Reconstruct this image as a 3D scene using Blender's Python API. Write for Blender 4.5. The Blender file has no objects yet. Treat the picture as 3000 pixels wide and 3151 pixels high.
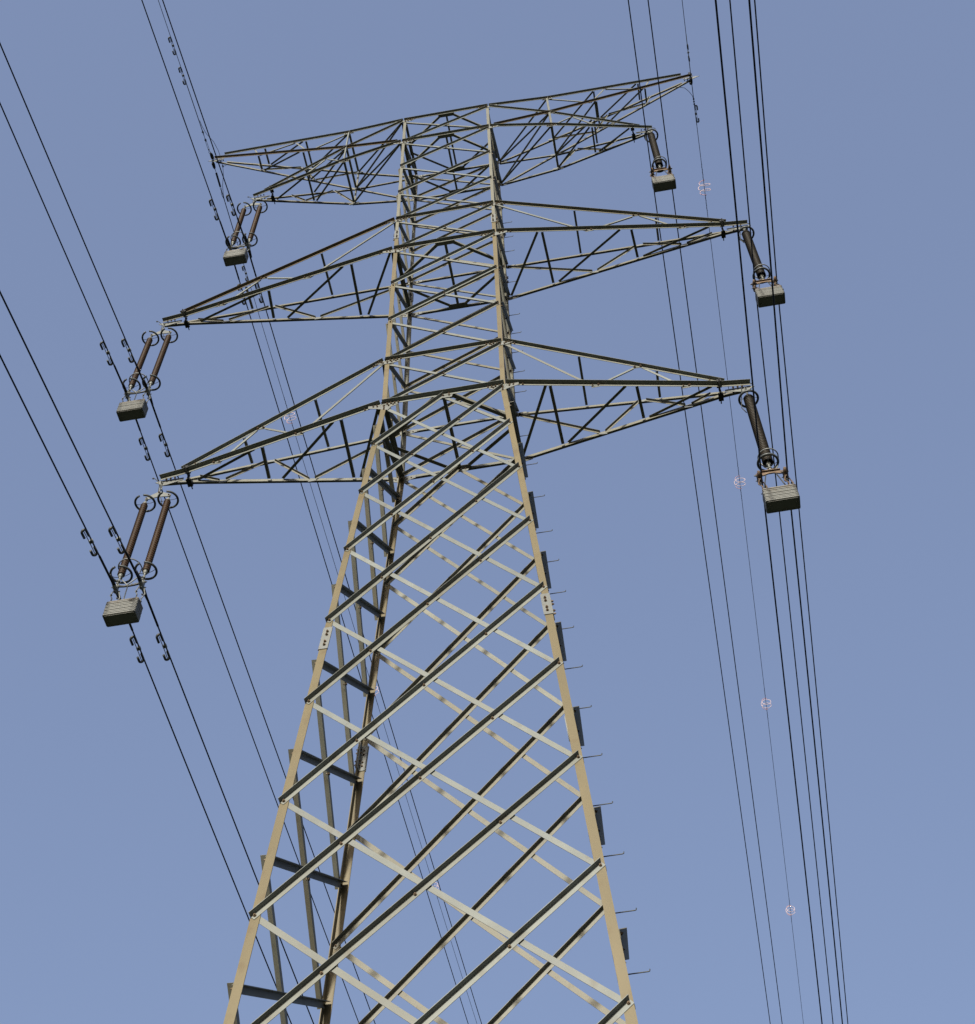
import bpy, math, random
from mathutils import Vector, Matrix
random.seed(7)
R = math.radians
S = 1.36                       # metres per survey unit; every survey coordinate is multiplied by S
GZ = -26.0                     # ground level in survey units (tower waist = 0)
sc = bpy.context.scene

# ------------------------------------------------------------------ camera
cam = bpy.data.cameras.new('camera'); camo = bpy.data.objects.new('camera', cam); sc.collection.objects.link(camo)
F_PX = 4391.11
cam.sensor_fit = 'HORIZONTAL'; cam.sensor_width = 36.0; cam.lens = F_PX / 3000 * 36
cam.shift_x = -114.8 / 3000; cam.shift_y = -99.5 / 3000
cam.clip_start = 0.5; cam.clip_end = 6000
rot = Matrix.Rotation(0.0950, 3, 'Z') @ Matrix.Rotation(2.5634, 3, 'X') @ Matrix.Rotation(-0.0788, 3, 'Z')
camo.matrix_world = Matrix.Translation(Vector((2.803, -14.671, -24.7405 - GZ)) * S) @ rot.to_4x4()
sc.camera = camo

# ------------------------------------------------------------------ light, sky, exposure
SUN = Vector((-0.045, -1.0, 0.34)).normalized()
elev = math.asin(SUN.z)
wd = bpy.data.worlds.new('World'); sc.world = wd; wd.use_nodes = True
nt = wd.node_tree; bg = nt.nodes['Background']
sky = nt.nodes.new('ShaderNodeTexSky'); sky.sky_type = 'NISHITA'; sky.sun_disc = False
sky.sun_elevation = elev; sky.sun_rotation = math.atan2(SUN.x, SUN.y)
sky.altitude = 100; sky.air_density = 1.0; sky.dust_density = 6.0; sky.ozone_density = 1.6
hs = nt.nodes.new('ShaderNodeHueSaturation'); hs.inputs['Saturation'].default_value = 0.95
nt.links.new(sky.outputs[0], hs.inputs['Color']); mxs = nt.nodes.new('ShaderNodeMix'); mxs.data_type = 'RGBA'; mxs.inputs[0].default_value = 0.72     # thin high haze evens the sky out
nt.links.new(hs.outputs[0], mxs.inputs[6]); mxs.inputs[7].default_value = (.72, .93, 1.56, 1)
nt.links.new(mxs.outputs[2], bg.inputs[0]); bg.inputs[1].default_value = 0.15
sl = bpy.data.lights.new('sun', 'SUN'); sl.energy = 3.7; sl.angle = R(3.0); sl.color = (1.0, 0.94, 0.83)
so = bpy.data.objects.new('sun', sl); sc.collection.objects.link(so)
so.rotation_euler = (-SUN).to_track_quat('-Z', 'Y').to_euler()
sc.view_settings.view_transform = 'Standard'; sc.view_settings.look = 'None'
sc.view_settings.exposure = 1.0; sc.view_settings.gamma = 1.0

# ------------------------------------------------------------------ materials
def mat(name, col, rough=.55, metal=0.0, var=.12, rust=0.0, scale=2.0, rustcol=(.16, .07, .03), bump=0.0, streak=False, objvar=.08, warm=0.0):
    m = bpy.data.materials.new(name); m.use_nodes = True; n = m.node_tree.nodes; l = m.node_tree.links
    b = n['Principled BSDF']; b.inputs['Roughness'].default_value = rough; b.inputs['Metallic'].default_value = metal; b.inputs['Specular IOR Level'].default_value = .3
    geo = n.new('ShaderNodeNewGeometry')
    mp = n.new('ShaderNodeMapping'); mp.inputs['Scale'].default_value = (1, 1, .35 if streak else 1)
    l.new(geo.outputs['Position'], mp.inputs[0])
    n1 = n.new('ShaderNodeTexNoise'); n1.inputs['Scale'].default_value = scale; n1.inputs['Detail'].default_value = 3; n1.inputs['Roughness'].default_value = .5
    l.new(mp.outputs[0], n1.inputs['Vector'])
    r1 = n.new('ShaderNodeMapRange'); r1.inputs['From Min'].default_value = .3; r1.inputs['From Max'].default_value = .7
    r1.inputs['To Min'].default_value = 1 - var; r1.inputs['To Max'].default_value = 1 + var
    l.new(n1.outputs[0], r1.inputs[0])
    oi = n.new('ShaderNodeObjectInfo'); r2 = n.new('ShaderNodeMapRange')
    r2.inputs['To Min'].default_value = 1 - objvar; r2.inputs['To Max'].default_value = 1 + objvar; l.new(oi.outputs['Random'], r2.inputs[0])
    mu = n.new('ShaderNodeMath'); mu.operation = 'MULTIPLY'; l.new(r1.outputs[0], mu.inputs[0]); l.new(r2.outputs[0], mu.inputs[1])
    vm = n.new('ShaderNodeVectorMath'); vm.operation = 'SCALE'; vm.inputs[0].default_value = col; l.new(mu.outputs[0], vm.inputs['Scale'])
    out = vm.outputs[0]
    if warm > 0:      # some bars are dirtier and yellower than others
        wn = n.new('ShaderNodeTexWhiteNoise'); wn.noise_dimensions = '1D'; l.new(oi.outputs['Random'], wn.inputs['W'])
        wm = n.new('ShaderNodeMath'); wm.operation = 'MULTIPLY'; wm.inputs[1].default_value = warm; l.new(wn.outputs['Value'], wm.inputs[0])
        wx = n.new('ShaderNodeMix'); wx.data_type = 'RGBA'; l.new(wm.outputs[0], wx.inputs[0]); l.new(out, wx.inputs[6]); wx.inputs[7].default_value = (col[0] * .92, col[1] * .78, col[2] * .58, 1)
        out = wx.outputs[2]
    if rust > 0:
        n2 = n.new('ShaderNodeTexNoise'); n2.inputs['Scale'].default_value = scale * 2.3; n2.inputs['Detail'].default_value = 3; n2.inputs['Roughness'].default_value = .45
        l.new(geo.outputs['Position'], n2.inputs['Vector'])
        r3 = n.new('ShaderNodeMapRange'); r3.inputs['From Min'].default_value = .56; r3.inputs['From Max'].default_value = .74
        r3.inputs['To Max'].default_value = rust; l.new(n2.outputs[0], r3.inputs[0])
        mx = n.new('ShaderNodeMix'); mx.data_type = 'RGBA'; l.new(r3.outputs[0], mx.inputs[0]); l.new(out, mx.inputs[6]); mx.inputs[7].default_value = (*rustcol, 1)
        out = mx.outputs[2]
    l.new(out, b.inputs['Base Color'])
    if bump:
        bp = n.new('ShaderNodeBump'); bp.inputs['Strength'].default_value = bump; bp.inputs['Distance'].default_value = .01
        n3 = n.new('ShaderNodeTexNoise'); n3.inputs['Scale'].default_value = scale * 20; l.new(geo.outputs['Position'], n3.inputs['Vector'])
        l.new(n3.outputs[0], bp.inputs['Height']); l.new(bp.outputs[0], b.inputs['Normal'])
    return m

M = {}
M['steel'] = mat('galvanised_steel', (.137, .151, .143), .5, 0, .12, .45, 1.6, (.092, .076, .05), 0, False, .15, .42)
M['steel_far'] = mat('weathered_steel', (.130, .133, .112), .55, 0, .12, .40, 3.0, (.084, .068, .040), 0, False, .13, .45)
M['leg_tan'] = mat('leg_tan_steel', (.110, .090, .047), .5, 0, .12, .55, 1.3, (.088, .062, .028), 0, True)
M['leg_pale'] = mat('leg_pale_steel', (.126, .124, .096), .5, 0, .10, .35, 1.3, (.10, .083, .052), 0, True)
M['brown'] = mat('browned_steel', (.098, .078, .048), .6, 0, .12, .5, 2.0, (.08, .055, .03))
M['plate'] = mat('gusset_steel', (.134, .142, .134), .5, 0, .08, .35, 5.0, (.11, .085, .055))
M['bolt'] = mat('rusty_bolt', (.085, .058, .032), .5, .2, .2, .5, 9.0, (.05, .03, .02))
M['black'] = mat('dark_iron', (.018, .018, .016), .6, .2, .2)
M['iron'] = mat('weathered_iron', (.050, .054, .052), .5, .2, .2, .3, 6.0, (.08, .05, .03))
M['ring'] = mat('grading_ring_metal', (.060, .067, .070), .45, .2, .12)
M['hoop'] = mat('hoop_metal', (.15, .16, .16), .45, .2, .12)
M['fit'] = mat('fitting_zinc', (.16, .17, .16), .5, .2, .15, .6, 6.0, (.10, .055, .028))
M['rustfit'] = mat('rusted_fitting', (.115, .08, .052), .65, .1, .3, .8, 5.0, (.085, .034, .014))
M['porc'] = mat('brown_porcelain', (.030, .0150, .0048), .5, 0, .15, objvar=.12)
M['porc2'] = mat('grey_brown_porcelain', (.020, .016, .011), .55, 0, .15, objvar=.12)
M['wire'] = mat('conductor_aluminium', (.004, .005, .010), .6, .0, .1)
M['armor'] = mat('armor_rods', (.008, .009, .009), .5, .1, .1)
M['spiral'] = mat('diverter_plastic', (.50, .38, .37), .5, 0, .1)
M['spiralr'] = mat('diverter_red', (.40, .20, .18), .5, 0, .1)
M['conc'] = mat('concrete', (.28, .27, .25), .9, 0, .15)
M['grass'] = mat('grass', (.022, .028, .012), .95, 0, .5, .6, .06, (.034, .028, .016))

def weight_mat():
    m = mat('counterweight_iron', (.145, .149, .140), .6, 0, .07, .3, 1.5, (.07, .055, .035))
    n = m.node_tree.nodes; l = m.node_tree.links; b = n['Principled BSDF']
    prev = b.inputs['Base Color'].links[0].from_socket
    tc = n.new('ShaderNodeTexCoord'); sx = n.new('ShaderNodeSeparateXYZ'); l.new(tc.outputs['Object'], sx.inputs[0])
    ns = n.new('ShaderNodeTexNoise'); ns.inputs['Scale'].default_value = 7; ns.inputs['Detail'].default_value = 5
    mp = n.new('ShaderNodeMapping'); mp.inputs['Scale'].default_value = (1, 1, .3); l.new(tc.outputs['Object'], mp.inputs[0]); l.new(mp.outputs[0], ns.inputs['Vector'])
    add = n.new('ShaderNodeMath'); add.operation = 'MULTIPLY_ADD'; l.new(ns.outputs[0], add.inputs[0]); add.inputs[1].default_value = .75; l.new(sx.outputs['Z'], add.inputs[2])
    mr = n.new('ShaderNodeMapRange'); mr.inputs['From Min'].default_value = .20; mr.inputs['From Max'].default_value = .52; l.new(add.outputs[0], mr.inputs[0])
    mr.inputs['To Max'].default_value = .75
    mx = n.new('ShaderNodeMix'); mx.data_type = 'RGBA'; l.new(mr.outputs[0], mx.inputs[0]); l.new(prev, mx.inputs[6]); mx.inputs[7].default_value = (.115, .080, .046, 1)
    l.new(mx.outputs[2], b.inputs['Base Color'])
    return m
M['weight'] = weight_mat()

# ------------------------------------------------------------------ mesh helpers
V = Vector
class MB:
    def __init__(s, *mats): s.v = []; s.f = []; s.m = []; s.mats = list(mats); s.cur = 0; s.sm = []
    def add(s, vs, fs, mi=0, smooth=False):
        o = len(s.v); s.v += [V(v) for v in vs]; s.f += [tuple(o + i for i in f) for f in fs]; s.m += [mi] * len(fs); s.sm += [smooth] * len(fs)
    def prism(s, pa, pb, mi=0):
        n = len(pa); fs = [(i, (i + 1) % n, n + (i + 1) % n, n + i) for i in range(n)]
        fs += [tuple(range(n))[::-1], tuple(range(n, 2 * n))]
        s.add(list(pa) + list(pb), fs, mi)
    def box(s, c, h, mi=0, ax=None):
        c = V(c); ax = ax or (V((1, 0, 0)), V((0, 1, 0)), V((0, 0, 1)))
        q = [c + ax[0] * (h[0] * i) + ax[1] * (h[1] * j) + ax[2] * (h[2] * k) for k in (-1, 1) for i, j in ((-1, -1), (1, -1), (1, 1), (-1, 1))]
        s.prism(q[:4], q[4:], mi)
    def tube(s, pts, r, n=8, mi=0, closed=False, caps=True):
        pts = [V(p) for p in pts]; N = len(pts)
        rs = r if isinstance(r, (list, tuple)) else [r] * N
        rings = []; up = None
        for i, p in enumerate(pts):
            a = pts[(i - 1) % N] if (closed or i > 0) else p; b = pts[(i + 1) % N] if (closed or i < N - 1) else p
            d = (b - a).normalized()
            if up is None:
                up = V((0, 0, 1)) if abs(d.z) < .9 else V((1, 0, 0))
            x = d.cross(up).normalized(); up = x.cross(d).normalized()
            rings.append([p + (x * math.cos(t) + up * math.sin(t)) * rs[i] for t in (2 * math.pi * k / n for k in range(n))])
        vs = [q for rg in rings for q in rg]; fs = []
        for i in range(N if closed else N - 1):
            j = (i + 1) % N
            for k in range(n):
                fs.append((i * n + k, i * n + (k + 1) % n, j * n + (k + 1) % n, j * n + k))
        s.add(vs, fs, mi, True)
        if caps and not closed:
            o = len(s.v) - len(vs)
            s.f += [tuple(o + k for k in range(n))[::-1], tuple(o + (N - 1) * n + k for k in range(n))]; s.m += [mi] * 2; s.sm += [False] * 2
    def lathe(s, prof, c=(0, 0, 0), n=20, mi=0, smooth=True):
        c = V(c); vs = []; fs = []
        for z, r in prof:
            vs += [c + V((r * math.cos(2 * math.pi * k / n), r * math.sin(2 * math.pi * k / n), z)) for k in range(n)]
        for i in range(len(prof) - 1):
            for k in range(n):
                fs.append((i * n + k, i * n + (k + 1) % n, (i + 1) * n + (k + 1) % n, (i + 1) * n + k))
        s.add(vs, fs, mi, smooth)
    def bolt(s, p, nrm, r=.017, h=.022, mi=1, tail=False):
        nrm = V(nrm).normalized(); p = V(p); a = nrm.orthogonal().normalized(); b = nrm.cross(a)
        ph = random.random() * 1.0
        ring = lambda rr, hh, k=6: [p + a * (rr * math.cos(ph + 2 * math.pi * i / k)) + b * (rr * math.sin(ph + 2 * math.pi * i / k)) + nrm * hh for i in range(k)]
        s.prism(ring(r * 1.35, 0, 8), ring(r * 1.35, .004, 8), mi)
        s.prism(ring(r, .004), ring(r, h), mi)
        s.prism(ring(r * .5, h), ring(r * .5, h + .012), mi)
    def build(s, name, parent=None, origin=(0, 0, 0)):
        o0 = V(origin)
        me = bpy.data.meshes.new(name); me.from_pydata([tuple((v - o0) * S) for v in s.v], [], s.f)
        for m in s.mats: me.materials.append(m)
        me.polygons.foreach_set('material_index', s.m); me.polygons.foreach_set('use_smooth', s.sm)
        me.update()
        ob = bpy.data.objects.new(name, me); sc.collection.objects.link(ob)
        if parent is not None: ob.parent = parent
        ob.location = o0 * S
        return ob

def tag(o, label, cat, group=None, kind=None):
    if label: o['label'] = label
    if cat: o['category'] = cat
    if group: o['group'] = group
    if kind: o['kind'] = kind
    return o
def empty(name, loc, label, cat, group=None):
    o = bpy.data.objects.new(name, None); o.empty_display_size = .3; sc.collection.objects.link(o); o.location = V(loc) * S
    return tag(o, label, cat, group)
def copy_tree(o, parent=None):
    c = o.copy(); sc.collection.objects.link(c); c.parent = parent
    for ch in [x for x in sc.collection.objects if x.parent == o]: copy_tree(ch, c)
    return c

def angle(mb, A, B, N, b, t, outer=True, off=0.0, mi=0, shift=0.0, upv=(0, 0, 1), b2=None, ext=0.0):
    """L-section from A to B: one flange in the plane with normal N, the other along its upper edge pointing out (outer) or in."""
    A = V(A); B = V(B); d = (B - A).normalized(); N = V(N); N = (N - d * N.dot(d)).normalized()
    A = A - d * ext; B = B + d * ext
    u = N.cross(d)
    if u.dot(V(upv)) < 0: u = -u
    sg = 1 if outer else -1; b2 = b2 or b
    prof = [(-b / 2, off), (b / 2, off), (b / 2, off + sg * b2), (b / 2 - t, off + sg * b2), (b / 2 - t, off + sg * t), (-b / 2, off + sg * t)]
    P = lambda X: [X + u * (a + shift) + N * n for a, n in prof]
    mb.prism(P(A), P(B), mi)
    return u, N, d

# ------------------------------------------------------------------ tower geometry (survey units)
W1, W6, D1, D6 = 1.25, 1.2876, .8775, .8759
SW, SD = .0684, .0536
Z2, Z3, Z4, Z5, Z6 = 1.8277, 7.5419, 9.3937, 15.1337, 16.9504
ZC, ZD, ZA, ZB = 5.62, 3.74, 13.19, 11.26
def w(z): return W1 + (W6 - W1) * z / Z6 if z >= 0 else W1 - SW * z
def dd(z): return D1 + (D6 - D1) * z / Z6 if z >= 0 else D1 - SD * z
UP = [0, Z2, ZD, ZC, Z3, Z4, ZB, ZA, Z5, Z6]
LO = [0, -1.617, -3.3585, -5.2148, -7.2068, -9.164, -11.1934, -13.1334, -15.1488, -17.25, -19.4, -21.6, -23.8]
LQ = [0] + [(LO[i] + LO[i + 1]) / 2 for i in range(len(LO) - 1)]
BASE = GZ + .35
ZS1, ZS2 = 8.46, -7.66          # splices
LB = lambda z: .080 if z > ZS1 else (.096 if z > 0 else (.107 if z > ZS2 else .122))

tower = empty('lattice_tower', (0, 0, GZ), 'tall galvanised steel lattice pylon with three pairs of cross arms against the blue sky', 'transmission tower')
TO = (0, 0, GZ)
def tbuild(mb, name, parent=None):
    """part of the tower: geometry given in tower-world coordinates"""
    ob = mb.build(name, parent or tower)
    ob.location = V((0, 0, -GZ)) * S if parent is None else V((0, 0, 0))
    return ob
# everything above is shifted so that tower-local z = survey z - GZ ; world z = (survey z - GZ)*S
tower.location = (0, 0, 0)
OFF = V((0, 0, -GZ))            # survey -> world offset (in units)

# --- legs
def legring(sx, sy, z, b, tl, grow=0.0):
    X = sx * (w(z) + grow); Y = sy * (dd(z) + grow)
    pts = [(0, 0), (b, 0), (b, tl), (tl, tl), (tl, b), (0, b)]
    return [V((X - sx * a, Y - sy * c, z)) for a, c in pts]
legs = {}
for sx in (-1, 1):
    for sy in (-1, 1):
        mb = MB(M['leg_tan'], M['leg_pale'], M['bolt'])
        for z0, z1, mi in ((BASE, ZS2, 0), (ZS2, 0, 0), (0, ZS1, 0 if sy < 0 else 1), (ZS1, Z6 + .05, 1)):
            b = LB((z0 + z1) / 2); mb.prism(legring(sx, sy, z0, b, .013), legring(sx, sy, z1, b, .013), mi)
        lg = tbuild(mb, 'leg'); legs[(sx, sy)] = lg
        for zs, hl in ((ZS1, .24), (ZS2, .27)):
            b = LB(zs - .2) + .012
            pm = MB(M['plate'], M['bolt'])
            for ax in (0, 1):
                # cover plate on each face of the leg
                def q(z, a, n):
                    X = w(z); Y = dd(z)
                    return V((sx * (X - a), sy * (Y + n), z)) if ax == 0 else V((sx * (X + n), sy * (Y - a), z))
                a0 = -.010 if ax == 0 else .004
                pm.prism([q(zs - hl, a0, .001), q(zs - hl, b, .001), q(zs - hl, b, .013), q(zs - hl, a0, .013)],
                         [q(zs + hl, a0, .001), q(zs + hl, b, .001), q(zs + hl, b, .013), q(zs + hl, a0, .013)])
                nn = V((0, sy, 0)) if ax == 0 else V((sx, 0, 0))
                for dz in (-.175, -.095, .075, .155):
                    pm.bolt(q(zs + dz, b * .52, .013), nn, .019, .026)
            # inner face plates too
                pm.prism([q(zs - hl, .016, -.026), q(zs - hl, b - .01, -.026), q(zs - hl, b - .01, -.0145), q(zs - hl, .016, -.0145)],
                         [q(zs + hl, .016, -.026), q(zs + hl, b - .01, -.026), q(zs + hl, b - .01, -.0145), q(zs + hl, .016, -.0145)])
                for dz in (-.175, -.095, .075, .155):
                    pm.bolt(q(zs + dz, b * .52, -.026), -nn, .014, .016)
            tbuild(pm, 'splice_plate', lg)
        # footing
        fm = MB(M['conc']); X, Y = w(BASE), dd(BASE)
        fm.lathe([(GZ - .3, .38), (GZ + .28, .30), (GZ + .38, .27), (GZ + .385, 0)], (sx * (X - .05), sy * (Y - .05), 0), 20)
        tbuild(fm, 'footing')
# --- step bolts on far right leg
lg = legs[(1, 1)]
for z in (12.1, 11.12, 10.19, 9.25, 8.3, 7.36, 6.44, 5.47, 4.52, 3.57, 2.65, 1.70, .79, -.33, -1.45, -2.58, -3.48, -4.38, -5.35, -6.35, -7.31, -8.38, -9.37, -10.34, -11.34, -12.34, -13.35, -14.35, -15.35):
    sm = MB(M['iron']); x0, y0 = w(z), dd(z) - .05
    L = .25 if z > 0 else .33
    sm.tube([(x0 - .03, y0, z), (x0 + L - .02, y0, z), (x0 + L, y0, z + .006), (x0 + L + .005, y0, z + .036)], .0085, 6)
    sm.tube([(x0, y0, z), (x0 + .012, y0, z)], .019, 6)
    tbuild(sm, 'step_bolt', lg)

# --- face frames. P(face, s, z): s = -1..1 across the face; face: 'near','far','left','right'
FN = {'near': V((0, -1, 0)), 'far': V((0, 1, 0)), 'left': V((-1, 0, 0)), 'right': V((1, 0, 0))}
def corner(face, s, z, inset):
    if face == 'near': return V((s * (w(z) - inset), -dd(z), z))
    if face == 'far': return V((s * (w(z) - inset), dd(z), z))
    if face == 'left': return V((-w(z), s * (dd(z) - inset), z))
    return V((w(z), s * (dd(z) - inset), z))
def fnormal(face, z):
    sl_ = 0 if z > 0 else (SD if face in ('near', 'far') else SW)
    n = FN[face].copy(); n.z = sl_; return n.normalized()
def member(name, face, s0, z0, s1, z1, b, t, outer, mt, inset=.055, ext=.045, parent=None, boltends=True, midbolts=0):
    A = corner(face, s0, z0, inset); B = corner(face, s1, z1, inset); N = fnormal(face, min(z0, z1))
    mb = MB(mt, M['bolt']); off = .0015 if outer else -.0145
    angle(mb, A, B, N, b, t, outer, off, ext=ext)
    hb = off + t if outer else .0
    if boltends:
        for p in (A, B):
            mb.bolt(p + N * (off + t if outer else .0135 if False else .001), N, .017, .022)
            mb.bolt(p - N * (.0135 if outer else .0145 + t), -N, .013, .014)
    for k in range(midbolts):
        p = A.lerp(B, (k + 1) / (midbolts + 1))
        if outer:
            mb.bolt(p + N * (off + t), N, .017, .022)
            mb.tube([p - N * .02, p + N * .001], .022, 8, 1)
    return tbuild(mb, name, parent)

nface = 0
# upper body bays (one X per bay)
for i in range(len(UP) - 1):
    z0, z1 = UP[i], UP[i + 1]
    bb = .060 if z1 > Z3 else .066
    for face, mt in (('near', M['steel']), ('far', M['steel_far'])):
        o1 = face == 'near'
        g = .02
        member('face_diagonal', face, -1, z0 + g, 1, z1 - .09, bb, .006, o1, mt, midbolts=1)
        member('face_diagonal', face, -1, z1 - .09, 1, z0 + g, bb, .006, not o1, mt, midbolts=1)
        # far face mirrored about z: the members are rotated copies
    for face in ('left', 'right'):
        if face == 'left':
            member('side_diagonal', face, -1, z1 - .07, 1, z0 + .03, .07, .006, True, M['steel_far'], .058, .04, midbolts=1)
            member('side_diagonal', face, -1, z0 + .03, 1, z1 - .07, .07, .006, False, M['steel_far'], .062, .04)
        else:
            member('side_diagonal', face, -1, z0 + .03, 1, z1 - .07, .07, .006, True, M['steel_far'], .058, .04, midbolts=1)
            member('side_diagonal', face, -1, z1 - .07, 1, z0 + .03, .07, .006, False, M['steel_far'], .062, .04)
# lower body: double lattice on near and far faces
for face, mt in (('near', M['steel']), ('far', M['steel_far'])):
    o1 = face == 'near'
    for k in range(1, len(LO)):
        bb = .074 if k < 4 else .082
        if k == 1:
            member('face_diagonal', face, -1, LO[1], 0, -.04, bb, .007, o1, mt, midbolts=0)
            member('face_diagonal', face, 0, -.04, 1, LO[1], bb, .007, not o1, mt)
            continue
        member('face_diagonal', face, -1, LO[k], 1, LO[k - 2] - (.09 if k == 2 else 0), bb, .007, o1, mt, midbolts=3 if k > 2 else 2)
        member('face_diagonal', face, -1, LO[k - 2] - (.09 if k == 2 else 0), 1, LO[k], bb, .007, not o1, mt)
for face in ('left', 'right'):
    for k in range(1, len(LQ)):
        a, b = LQ[k - 1], LQ[k]      # a higher, b lower
        if k == 1: a = -.08
        o = face == 'left'
        member('side_diagonal', face, -1, a, 1, b, .092, .007, o, M['steel_far'], .07 if not o else .055, .045 if not o else .055, midbolts=1 if o else 0)
        member('side_diagonal', face, -1, b, 1, a, .092, .007, not o, M['steel_far'], .07 if o else .055, .045 if o else .055, midbolts=0 if o else 1)

# --- horizontals through the body at cross-arm levels
def hz(face, z, b, mt, o=.012):
    s_ = (w(z) - .02) if face in ('near', 'far') else (dd(z) - .02)
    A = corner(face, -1, z, .02); B = corner(face, 1, z, .02)
    mb = MB(mt, M['bolt']); angle(mb, A, B, fnormal(face, 1), b * .82, .008, True, o, b2=b, shift=b * .09)
    for e in (A, B):
        d = (B - A).normalized() * (1 if e is A else -1)
        for k in range(4):
            mb.bolt(e + d * (.10 + .075 * k) - V((0, 0, .014)) + FN[face] * (o + .008), FN[face], .016, .02)
    return tbuild(mb, 'horizontal_strut')
for z, b in ((0, .098), (Z2, .082), (Z3, .088), (Z4, .078), (Z5, .075), (Z6, .072)):
    hz('near', z, b, M['steel']); hz('far', z, b, M['steel_far'])
for z, b in ((0, .09), (Z3, .085), (Z5, .075), (Z6, .07)):
    for face in ('left', 'right'):
        mb = MB(M['steel_far'], M['bolt']); A = corner(face, -1, z, .12); B = corner(face, 1, z, .12)
        angle(mb, A, B, fnormal(face, 1), b, .008, False, -.0145); tbuild(mb, 'horizontal_strut')

# --- gusset plates at the nodes
def gusset(sx, sy, z, l_in, l_out, h0, h1, tail=0.0):
    X = w(z); Y = dd(z) + .0022; t = .0095
    pts = [(l_out, h1), (l_out, -h0 * .55), (l_out * .35, -h0), (-.11 if tail else -l_in * .5, -h0 - tail), (-.14 if tail else -l_in * .5, -h0 - tail), (-l_in * .6, -h0 * .95), (-l_in, -h0 * .55), (-l_in, h1)]
    mb = MB(M['plate'], M['bolt'])
    P = lambda yy: [V((sx * (X + a), sy * yy, z + c)) for a, c in pts]
    mb.prism(P(Y), P(Y + t))
    for a, c in [(l_out * .3, -h0 * .45), (l_out * .6, -h0 * .3), (-l_in * .45, -h0 * .6), (-l_in * .72, -h0 * .42), (-.055, -.055), (-.055, .02)] + ([(-.055, -h0 - tail * .1), (-.055, -h0 - tail * .6)] if tail else []):
        mb.bolt(V((sx * (X + a), sy * (Y + t), z + c)), (0, sy, 0), .016, .02)
        mb.bolt(V((sx * (X + a), sy * Y, z + c)), (0, -sy, 0), .015, .012)
    return tbuild(mb, 'gusset_plate')
for sx in (-1, 1):
    for sy in (-1, 1):
        gusset(sx, sy, 0, .33, .27, .13, .035, .10)
        gusset(sx, sy, Z2, .33, .22, .12, .035)
        gusset(sx, sy, Z3, .35, .27, .13, .04, .04)
        gusset(sx, sy, Z4, .32, .22, .11, .035)
        gusset(sx, sy, Z5, .32, .25, .11, .035)
        gusset(sx, sy, Z6, .32, .25, .10, .03)
for sy in (-1, 1):       # small mid gusset where the lower lattice meets the waist strut
    mb = MB(M['plate'], M['bolt']); Y = dd(0)
    q = [(-.20, .0), (-.17, -.12), (.17, -.12), (.20, 0)]
    mb.prism([V((a, sy * (Y + .0022), c)) for a, c in q], [V((a, sy * (Y + .0117), c)) for a, c in q])
    for a, c in ((-.12, -.05), (.12, -.05), (.12, .01)): mb.bolt(V((a, sy * (Y + .0117), c)), (0, sy, 0)); mb.bolt(V((a, sy * (Y + .0022), c)), (0, -sy, 0), .014, .012)
    tbuild(mb, 'gusset_plate')

# --- plan bracing (horizontal diamond with centre bar)
for z, b in ((0, .075), (Z3, .07), (Z5, .062), (Z6, .06)):
    mb = MB(M['steel_far'], M['bolt']); X, Y = w(z), dd(z); zz = z - .01
    for sx in (-1, 1):
        for sy in (-1, 1):
            angle(mb, (sx * .17, sy * (Y - .03), zz), (sx * (X - .03), sy * .12, zz), (0, 0, 1), b, .006, True, 0, upv=(0, sy, 0))
    angle(mb, (0, -Y + .01, zz + .008), (0, Y - .01, zz + .008), (0, 0, 1), b * .9, .006, True, 0, upv=(1, 0, 0))
    for sy in (-1, 1): mb.box((0, sy * (Y - .035), zz - .006), (.24, .045, .004))
    for sx in (-1, 1): mb.box((sx * (X - .035), 0, zz - .006), (.045, .2, .004))
    tbuild(mb, 'plan_bracing')

# ------------------------------------------------------------------ cross arms
def lerp(A, B, t): return V(A).lerp(V(B), t)
def chord(mb, pts, b, face_n, mi=0, off=.012, ext=0):
    for A, B in zip(pts[:-1], pts[1:]):
        d = (V(B) - V(A)).normalized(); n = V(face_n); n = (n - d * n.dot(d)).normalized()
        angle(mb, A, B, n, b * .82, .008, True, off, mi, ext=ext, b2=b, shift=b * .09)
def web(A, B, n, b, name, parent, mt, outer=False, off=.0, trim=.03, bolts=True):
    A, B = V(A), V(B); d = (B - A).normalized(); A = A + d * trim; B = B - d * trim
    mb = MB(mt, M['bolt']); angle(mb, A, B, n, b, .005, outer, off)
    if bolts:
        for p in (A, B): mb.bolt(p + V(n).normalized() * (.02), n, .014, .016)
    return tbuild(mb, name, parent)
def strut(A, B, b, name, parent, mt, up=(1, 0, 0), dz=.0, trim=.02):
    """bar in a roughly horizontal chord plane"""
    A, B = V(A), V(B); d = (B - A).normalized(); A = A + d * trim + V((0, 0, dz)); B = B - d * trim + V((0, 0, dz))
    mb = MB(mt, M['bolt']); angle(mb, A, B, (0, 0, 1), b, .005, True, 0, upv=up); return tbuild(mb, name, parent)
def tip_plate(parent, sx, X, Z, back=.42, fwd=.17):
    mb = MB(M['plate'], M['bolt'])
    q = [(-back, .03), (fwd * .4, .035), (fwd, .0), (fwd * .6, -.05), (0, -.15), (-.08, -.15), (-back, -.05)]
    mb.prism([V((sx * (X + a), -.006, Z + c)) for a, c in q], [V((sx * (X + a), .006, Z + c)) for a, c in q])
    for sy in (-1, 1):
        for a in (-.08, -.17, -.26): mb.bolt(V((sx * (X + a), sy * .045, Z - .01)), (0, sy, 0), .018, .022)
    return tbuild(mb, 'tip_plate', parent)
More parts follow.
